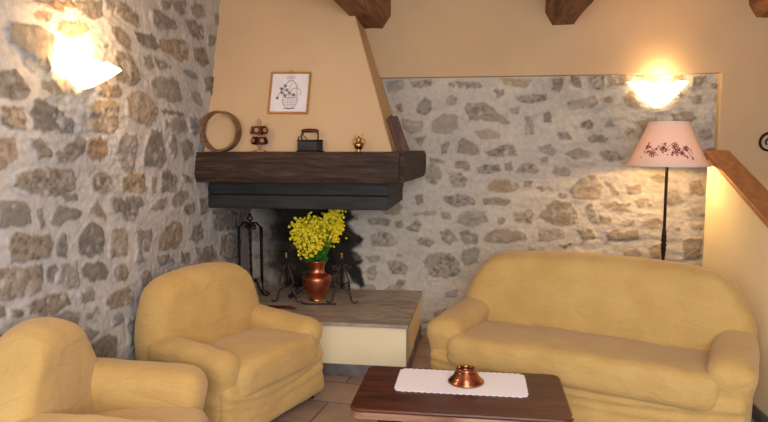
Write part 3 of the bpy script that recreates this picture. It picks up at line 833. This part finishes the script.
# ------------------------------------------------------------------ fireside tool stand
SX, SY = -1.81, 5.0
sd = empty('fireside_tool_stand', (SX, SY, HZ+.003), radians(-6), 'black wrought iron fireside tool stand with twisted pole and ring top', 'tool stand')
tp = []
rads = []
for i in range(60): tp.append((0, 0, .03+.58*i/59)); rads.append(.0105+.003*sin(i*1.05))
MB().tube(tp, rads, 8).build('pole', IRON, sd, smooth=True)
mb = MB(); mb.tube([(.02*cos(a), 0, .635+.02*sin(a)) for a in np.linspace(0, 2*pi, 20, endpoint=False)], .006, 8, closed=True); mb.ball((0,0,.665), .012, 10); mb.build('ring_top', IRON, sd, smooth=True)
mb = MB()
for s in (-1, 1):
    mb.tube([(0,0,.575),(s*.03,0,.60),(s*.055,0,.60),(s*.08,0,.575),(s*.098,0,.56),(s*.104,0,.53),(s*.098,0,.50)], [.009,.009,.008,.008,.008,.006,.004], 8)
    mb.tube(spiral(s*.03, .565, .005, .022, 0, 1.2*s, 18), .005, 7)
    mb.tube([(0,0,.575),(0,s*.03,.595),(0,s*.06,.59),(0,s*.075,.565)], .007, 7)
mb.build('hook_bar', IRON, sd, smooth=True)
for k in range(4):
    a = k*pi/2+.25
    pr = [(.008,.10),(.025,.125),(.045,.12),(.055,.095),(.07,.055),(.095,.02),(.125,.008),(.14,.022),(.13,.038),(.115,.032)]
    MB().tube([(r_*cos(a), r_*sin(a), z_) for r_, z_ in pr], .0085, 8).build('scroll_foot', IRON, sd, smooth=True)
MB().tube([(.045*cos(a), .045*sin(a), .135) for a in np.linspace(0, 2*pi, 20, endpoint=False)], .006, 7, closed=True).build('collar', IRON, sd, smooth=True)
def tool(name, dx, dy, head, label):
    M = Matrix.Rotation(radians(-6), 4, 'Z'); p = M @ Vector((dx, dy, 0))
    e = empty(name, (SX+p.x, SY+p.y, HZ), radians(-6), label, 'fireside tool', 'tools hanging on the fireside stand')
    MB().tube([(0,0,.57),(0,0,.40),(0,0,.20),(.0,0,.12)], [.009,.0095,.0085,.0085], 8).build('shaft', IRON, e, smooth=True)
    if head == 'shovel': soft('blade', (.04,.006,.05), .006, IRON, e, centre=(0,0,.09), step=.012)
    elif head == 'brush': MB().lathe([(.0,.05),(.03,.05),(.022,.11),(.012,.125),(.0,.125)], n=14).build('bristles', IRON_RUST, e, smooth=True)
    elif head == 'poker': MB().tube([(0,0,.13),(0,0,.07),(.0,0,.04),(.018,0,.06),(.03,0,.07)], [.0065,.0065,.006,.005,.003], 7).build('hook_tip', IRON, e, smooth=True)
    else:
        MB().tube([(0,0,.13),(.012,0,.1),(.012,0,.05),(0,0,.035)], .005, 6).build('tong_jaw', IRON, e, smooth=True)
    return e
tool('fireside_shovel', -.099, -.0, 'shovel', 'black iron fireside shovel hanging left of the stand pole')
tool('fireside_poker', .099, .0, 'poker', 'black iron poker hanging rightmost on the fireside stand')
tool('fireside_tongs', .055, .075, 'tongs', 'black iron tongs hanging between the pole and the rightmost poker')

# ------------------------------------------------------------------ upholstered seats
def upholstered(name, W, D, loc, rz, label, cat, seed, hb=.84, arm_h=.55, aw=.2, group=None, seat_z=.43, slant=.10, topw=.62):
    e = empty(name, (loc[0], loc[1], 0), rz, label, cat, group)
    y0, y1 = -D/2, D/2
    # skirt / base
    def dbase(p, h):
        f = 1+.03*np.clip(-p[:,2]/h[2], 0, 1); p[:,0] *= f; p[:,1] = p[:,1]*f
        p[:,1] -= .006*np.sin(p[:,0]*9+seed)*(p[:,1] < 0)
        u = p[:,0]/h[0]; fr = (p[:,1] < -h[1]*.8)
        for zc, am in ((.10-.075*(1-u**2), .011), (.03-.05*(1-(u-.2)**2), .007)):
            p[:,1] -= np.where(fr, am*np.exp(-((p[:,2]-zc)/.014)**2)-am*.8*np.exp(-((p[:,2]-zc+.03)/.014)**2), 0)
        return p
    soft('base', (W/2-.03, D/2-.03, .16), .05, FABRIC, e, dbase, centre=(0, 0, .195), noise=.008, nscale=4, seed=seed, step=.016)
    # seat
    sw = W/2-aw+.015
    def dseat(p, h):
        u = p[:,0]/h[0]; v = p[:,1]/h[1]
        p[:,2] += np.where(p[:,2] > 0, .03*(1-u**2)*(1-.5*v**2), 0)-.025*np.clip(v, -1, 1)*0
        p[:,1] -= np.where(v < -.5, .015*(1-u**4), 0)
        p[:,2] -= .03*np.clip(v, 0, 1)
        return p
    sd_ = (D-.20)/2
    soft('seat_cushion', (sw+.02, sd_, .095), .06, FABRIC, e, dseat, centre=(0, y0+sd_+.005, seat_z-.085), noise=.012, nscale=5, seed=seed+1, step=.025)
    # arms
    for s in (-1, 1):
        def darm(p, h, s=s):
            t = (p[:,2]/h[2]+1)/2; v = (p[:,1]/h[1]+1)/2
            bulge = np.exp(-((t-.84)/.16)**2)
            p[:,0] += s*.022*bulge*np.sign(p[:,0]*s+1e-9)*(1 if True else 0)*np.clip(np.abs(p[:,0])/h[0], 0, 1)
            p[:,1] -= (1-v)*.025*bulge
            p[:,2] += np.where(t > .5, .035*v-.012*(1-v), 0)
            return p
        soft('arm', (aw/2, D/2-.09, (arm_h-.03)/2), .075, FABRIC, e, darm, centre=(s*(W/2-aw/2-.015), -.035, .03+(arm_h-.03)/2), noise=.012, nscale=5, seed=seed+3+s, step=.025)
    # back
    zb0 = .12; hh = (hb-zb0)/2
    def dback(p, h):
        t = (p[:,2]/h[2]+1)/2
        k = np.clip((t-.52)/.48, 0, 1)
        lim = 1-(1-topw)*k**1.6
        u = p[:,0]/h[0]
        p[:,0] = p[:,0]*lim
        p[:,2] -= .05*np.clip(np.abs(u), 0, 1)**3*k
        p[:,1] += slant*(t-.3)
        p[:,1] -= np.where(p[:,1] < slant*(t-.3), .02*(1-u**2)*np.sin(np.clip(t, 0, 1)*pi), 0)
        return p
    soft('backrest', (W/2-.01, .115, hh), .105, FABRIC, e, dback, centre=(0, y1-.125, zb0+hh), noise=.012, nscale=4, seed=seed+7, step=.025)
    for sx in (-1, 1):
        for sy in (-1, 1):
            MB().lathe([(.0,0),(.02,0),(.024,.05),(.0,.05)], (sx*(W/2-.09), sy*(D/2-.1), 0), 12).build('foot', IRON, e)
    return e
upholstered('armchair', .97, .74, (-1.432, 3.655), radians(70), 'mustard slipcovered armchair beside the hearth, facing the table', 'armchair', 3, hb=.87, arm_h=.525, aw=.155, group='mustard armchairs', slant=.04, topw=.76)
upholstered('armchair', .84, .74, (-1.505, 2.40), radians(101), 'mustard slipcovered armchair in the near left corner, cut by the picture edge', 'armchair', 17, hb=.90, arm_h=.60, aw=.2, group='mustard armchairs', slant=.02, topw=.42)
th = radians(-22); Wd = Vector((cos(th), sin(th))); Dd = Vector((-sin(th), cos(th)))
fl_c = Vector((.495, 3.63)); cs = fl_c+Dd*.42
upholstered('sofa', 1.81, .80, (cs.x-.008, cs.y-.015), th, 'long mustard slipcovered sofa in front of the back stone wall', 'sofa', 31, hb=.905, arm_h=.535, aw=.19, topw=.80, slant=.05)

# ------------------------------------------------------------------ coffee table
tb = empty('coffee_table', (-.075, 3.02, 0), radians(.3), 'low rectangular dark walnut coffee table with rounded corners', 'coffee table')
def rrect(hx, hy, r, n=6):
    o = []
    for cx, cy, a in ((hx-r, hy-r, 0), (-hx+r, hy-r, pi/2), (-hx+r, -hy+r, pi), (hx-r, -hy+r, 3*pi/2)):
        for i in range(n+1): o.append((cx+r*cos(a+pi/2*i/n), cy+r*sin(a+pi/2*i/n)))
    return o
MB().prism(rrect(.485, .285, .05), .432, .45).build('tabletop', TABLE, tb, bevel=.008)
MB().prism(rrect(.483, .283, .05), .402, .4325).build('top_edge', TABLE_EDGE, tb, bevel=.003)
for sx in (-1, 1): MB().box(sx*.33-.03, sx*.33+.03, -.25, .25, .365, .402).build('crossbar', LINTEL, tb, bevel=.004)
for sx in (-1, 1):
    for sy in (-1, 1):
        mb = MB(); x_ = sx*.33
        mb.hull8([(x_-.025, sy*.24-.03, 0),(x_+.025, sy*.24-.03, 0),(x_+.025, sy*.24+.03, 0),(x_-.025, sy*.24+.03, 0)],
                 [(x_-.025, sy*.2-.03, .37),(x_+.025, sy*.2-.03, .37),(x_+.025, sy*.2+.03, .37),(x_-.025, sy*.2+.03, .37)])
        mb.build('leg', LINTEL, tb, bevel=.004)
MB().box(-.33, .33, -.022, .022, .12, .17).build('stretcher', TABLE, tb, bevel=.004)
for sx in (-1, 1): MB().box(sx*.33-.02, sx*.33+.02, -.24, .24, .1, .15).build('side_rail', LINTEL, tb, bevel=.004)
# doily
cr = [onZ(*p, .452) for p in ((404,367),(521,374),(527,399),(396,391))]
dc = Vector((sum(c[0] for c in cr)/4, sum(c[1] for c in cr)/4)); hx, hy = .306, .15
pts = rrect(hx, hy, .03, 5); P2 = []
m = len(pts)
for i in range(m):
    a = Vector(pts[i]); b = Vector(pts[(i+1) % m]); k = max(1, int((b-a).length/.004))
    for j in range(k): P2.append(a+(b-a)*j/k)
cum = 0; out = []
for i, p in enumerate(P2):
    q_ = P2[i-1]; cum += (p-q_).length
    nrm = p.normalized(); t_ = (P2[(i+1) % len(P2)]-q_); nn = Vector((t_.y, -t_.x)).normalized()
    out.append(p+nn*(.008*abs(sin(cum*pi/.03))))
mb = MB(); mb.prism([(p.x, p.y) for p in out], 0, .003); o = mb.build('doily', LACE)
o.location = (dc.x, dc.y, .4505); o.rotation_euler = (0,0,radians(.3)); tag(o, 'white lace doily with scalloped edge lying on the coffee table', 'doily')
# copper dish
bx_, by_ = onZ(466, 382, .4545)
cb = empty('copper_dish', (bx_, by_, .4545), 0, 'small polished copper bell-shaped dish standing on the white doily', 'copper dish')
MB().lathe([(.084,.0),(.088,.004),(.085,.01),(.074,.019),(.062,.032),(.054,.048),(.049,.056),(.047,.058),(.043,.058),(.043,.05),(.03,.042),(.0,.04)], n=48, cap=False).build('dish_body', COPPER2, cb, smooth=True, solid=.0015)
MB().lathe([(.046,.057),(.049,.062),(.046,.069),(.038,.071),(.034,.066),(.036,.059)], n=40, cap=False).build('dish_rim', COPPER2, cb, smooth=True, solid=.002)

# ------------------------------------------------------------------ floor lamp
LX = 1.318; LY = 4.93
lp = empty('floor_lamp', (LX, LY, 0), 0, 'standing lamp with pink floral shade and black iron pole behind sofa', 'floor lamp')
MB().lathe([(.0,0),(.14,0),(.145,.01),(.12,.02),(.03,.03),(.018,.05),(.0,.05)], n=32).build('base', IRON, lp, smooth=True)
pp = [(0,0,.04)]; rr2 = [.011]
for z_ in np.linspace(.3, 1.455, 80):
    pp.append((0,0,float(z_))); k = .011
    if .80 < z_ < 1.0: k = .013+.009*abs(sin((z_-.80)*pi/.033))*sin((z_-.8)/.2*pi)
    rr2.append(k)
MB().tube(pp, rr2, 10).build('pole', IRON, lp, smooth=True)
ZB, ZT, RB, RT = 1.455, 1.76, .278, .135
sh = MB(); vs = []; fs = []; nR = 48; nH = 10
for j in range(nH+1):
    t = j/nH; r_ = RB+(RT-RB)*(t**.85)
    for k in range(nR): vs.append((r_*cos(2*pi*k/nR), r_*sin(2*pi*k/nR), ZB+(ZT-ZB)*t))
for j in range(nH):
    for k in range(nR): fs.append((j*nR+k, j*nR+(k+1) % nR, (j+1)*nR+(k+1) % nR, (j+1)*nR+k))
shade = sh.add(vs, fs).build('lamp_shade', SHADE, lp, smooth=True)
for r_, z_ in ((RB, ZB), (RT, ZT)): MB().tube([(r_*cos(a), r_*sin(a), z_) for a in np.linspace(0, 2*pi, 48, endpoint=False)], .004, 6, closed=True).build('shade_trim', PAPER, shade, smooth=True)
def sp_(a, z_):
    t = (z_-ZB)/(ZT-ZB); r_ = RB+(RT-RB)*(t**.85)+.0025; return (r_*cos(a), r_*sin(a), z_)
fm = MB(); rf = random.Random(9); a_c = atan2(-LY, -LX)
def ringp(a, z_, s, r=.0022): fm.tube([sp_(a+s*cos(b)/.22, z_+s*sin(b)) for b in np.linspace(0, 2*pi, 12, endpoint=False)], r, 5, closed=True)
def vine(pts, r=.0016): fm.tube([sp_(a_c+a, ZB+z_) for a, z_ in pts], r, 5)
def leafp(a, z_, ang, s):
    P_ = [(0,0),(s*.5,s*.28),(s,0),(s*.5,-s*.28)]
    fm.add([sp_(a_c+a+(x*cos(ang)-y*sin(ang))/.22, ZB+z_+x*sin(ang)+y*cos(ang)) for x, y in P_], [(0,1,2,3)])
vine([(-.75,.10),(-.6,.14),(-.45,.11),(-.3,.13),(-.15,.10),(0,.13),(.12,.15)]); vine([(.2,.09),(.32,.13),(.45,.11),(.6,.14),(.75,.08)]); vine([(.5,.13),(.62,.09),(.7,.05)])
for a, z_, s in ((-.42,.085,.016), (-.15,.12,.012), (.22,.14,.016), (.25,.10,.014), (.55,.12,.012), (-.66,.13,.010), (.4,.09,.01)):
    for k in range(5): ringp(a_c+a+s*cos(k*1.256)/.22, ZB+z_+s*sin(k*1.256), s*.5)
    ringp(a_c+a, ZB+z_, s*.35)
for k in range(46):
    a = rf.uniform(-.75, .72)
    if .03 < a < .14: continue
    leafp(a, .115+rf.uniform(-.045, .045)-.02*abs(a), rf.uniform(0, 6.28), rf.uniform(.014, .026))
fm.build('floral_print', FLORAL, shade)
MB().lathe([(.0,1.53),(.018,1.53),(.018,1.575),(.0,1.575)], n=14).build('bulb_holder', IRON, lp)
BULB = glow_mat('lit_bulb', (1, .78, .45, 1), 12, (1, 1, 1, 1))
MB().ball((0,0,1.500), .03, 16).build('bulb', BULB, lp, smooth=True)
MB().tube([(-.13,0,1.755),(0,0,1.755),(.13,0,1.755)], .003, 6).build('shade_spider', IRON, lp)
MB().tube([(0,0,1.452),(0.045,0,1.50),(0.045,0,1.62),(0,0,1.755)], .0025, 6).build('harp', IRON, lp)

# ------------------------------------------------------------------ wall sconces
def sconce(loc, rz, label, hw=.20, dp=.235, h=.19):
    e = empty('wall_sconce', loc, rz, label, 'wall lamp', 'glass wall sconces')   # local: wall plane y=0, projects to -y
    rim = [(-hw, -.004), (-hw*.62, -.085), (-hw*.22, -.155), (0, -dp), (hw*.22, -.155), (hw*.62, -.085), (hw, -.004)]
    R_ = []
    for i in range(len(rim)-1):
        for k in range(5):
            t = k/5; R_.append((rim[i][0]*(1-t)+rim[i+1][0]*t, rim[i][1]*(1-t)+rim[i+1][1]*t))
    R_.append(rim[-1])
    vs = []; fs = []; nz = 8
    for j in range(nz+1):
        s = j/nz; kk = s**.75
        for (x, y) in R_:
            tipk = max(0, (-y-.1))/(dp-.1)
            vs.append((x*(.10+.9*kk), -.006+(y+.006)*(.16+.84*kk)-.0, -h+h*s-.055*tipk*s))
    m = len(R_)
    for j in range(nz):
        for k in range(m-1): fs.append((j*m+k, j*m+k+1, (j+1)*m+k+1, (j+1)*m+k))
    fs.append(tuple(range(m-1, -1, -1)))
    MB().add(vs, fs).build('glass_shade', GLASS_GLOW, e, smooth=True, solid=.005)
    MB().lathe([(.0,0),(.045,0),(.045,.012),(.0,.012)], n=20).build('wall_plate', PAPER, e, M=Matrix.Translation((0,-.001,-.07)) @ Matrix.Rotation(pi/2, 4, 'X'))
    MB().ball((0,-.085,-.05), .024, 14, sz=1.3).build('bulb', BULB, e, smooth=True)
    return e
sconce((XL+.014, 2.97, 2.01), radians(90), 'glowing folded glass sconce on the left stone wall', hw=.19, dp=.23, h=.14)
sconce((1.345, YB-.014, 2.085), 0, 'glowing folded glass sconce above the floor lamp', hw=.23, dp=.2, h=.2)

# iron scroll at the right edge, on the plaster wall
sx_, sz_ = onY(769, 143, YP)
e = MB(); e.tube([(r_*cos(a), -.02, r_*sin(a)) for r_, a in [(.075-.055*i/40, pi*.5+2*pi*1.35*i/40) for i in range(41)]], [.010-.004*i/40 for i in range(41)], 8)
e.tube([(0,-.02,.075),(.06,-.02,.10),(.14,-.02,.06),(.22,-.02,-.02),(.3,-.02,-.05)], .009, 8); e.ball((.022, -.02, -.003), .014, 10)
e.tube([(.14,-.02,.06),(.14,0,.06)], .006, 6)
o = e.build('iron_scroll', IRON, smooth=True); o.location = (sx_-.005, YP, sz_); tag(o, 'black wrought iron scroll on the cream wall at the right edge', 'iron ornament')

# ------------------------------------------------------------------ lights
def pt(loc, w, col, r=.03, name='lamp_light'):
    l = bpy.data.lights.new(name, 'POINT'); l.energy = w; l.color = col; l.shadow_soft_size = r
    o = bpy.data.objects.new(name, l); C.objects.link(o); o.location = loc; return o
WARM = (1, .62, .28)
pt((XL+.21, 2.98, 2.06), 15, WARM, .03)
pt((1.345, YB-.16, 2.11), 4, WARM, .03)
pt((LX, LY, 1.505), 80, (1, .60, .22), .035)
def area(loc, target, sx, sy, w, col):
    l = bpy.data.lights.new('area', 'AREA'); l.shape = 'RECTANGLE'; l.size = sx; l.size_y = sy; l.energy = w; l.color = col
    o = bpy.data.objects.new('fill_light', l); C.objects.link(o); o.location = loc
    o.rotation_euler = (Vector(target)-Vector(loc)).to_track_quat('-Z', 'Y').to_euler(); return o
area((.3, -.4, 1.75), (-.1, 4.5, .9), 2.0, 1.0, 100, (1, .98, .97))  # added frontal fill beside the camera, brightens firebox and seats; not a window
area((.3, 2.0, 2.72), (.3, 2.0, 0), 1.0, 1.0, 16, (1, .93, .86))  # added overhead fill under the ceiling
w = bpy.data.worlds.new('world'); bpy.context.scene.world = w; w.use_nodes = True
w.node_tree.nodes['Background'].inputs[0].default_value = (.92, .95, 1, 1); w.node_tree.nodes['Background'].inputs[1].default_value = 1.25

sc = bpy.context.scene
sc.view_settings.view_transform = 'Standard'; sc.view_settings.look = 'None'; sc.view_settings.exposure = 0.0; sc.view_settings.gamma = 1
sc.view_settings.use_curve_mapping = False
try:
    sc.cycles.use_denoising = True; sc.cycles.max_bounces = 8; sc.cycles.sample_clamp_indirect = 4
except Exception: pass
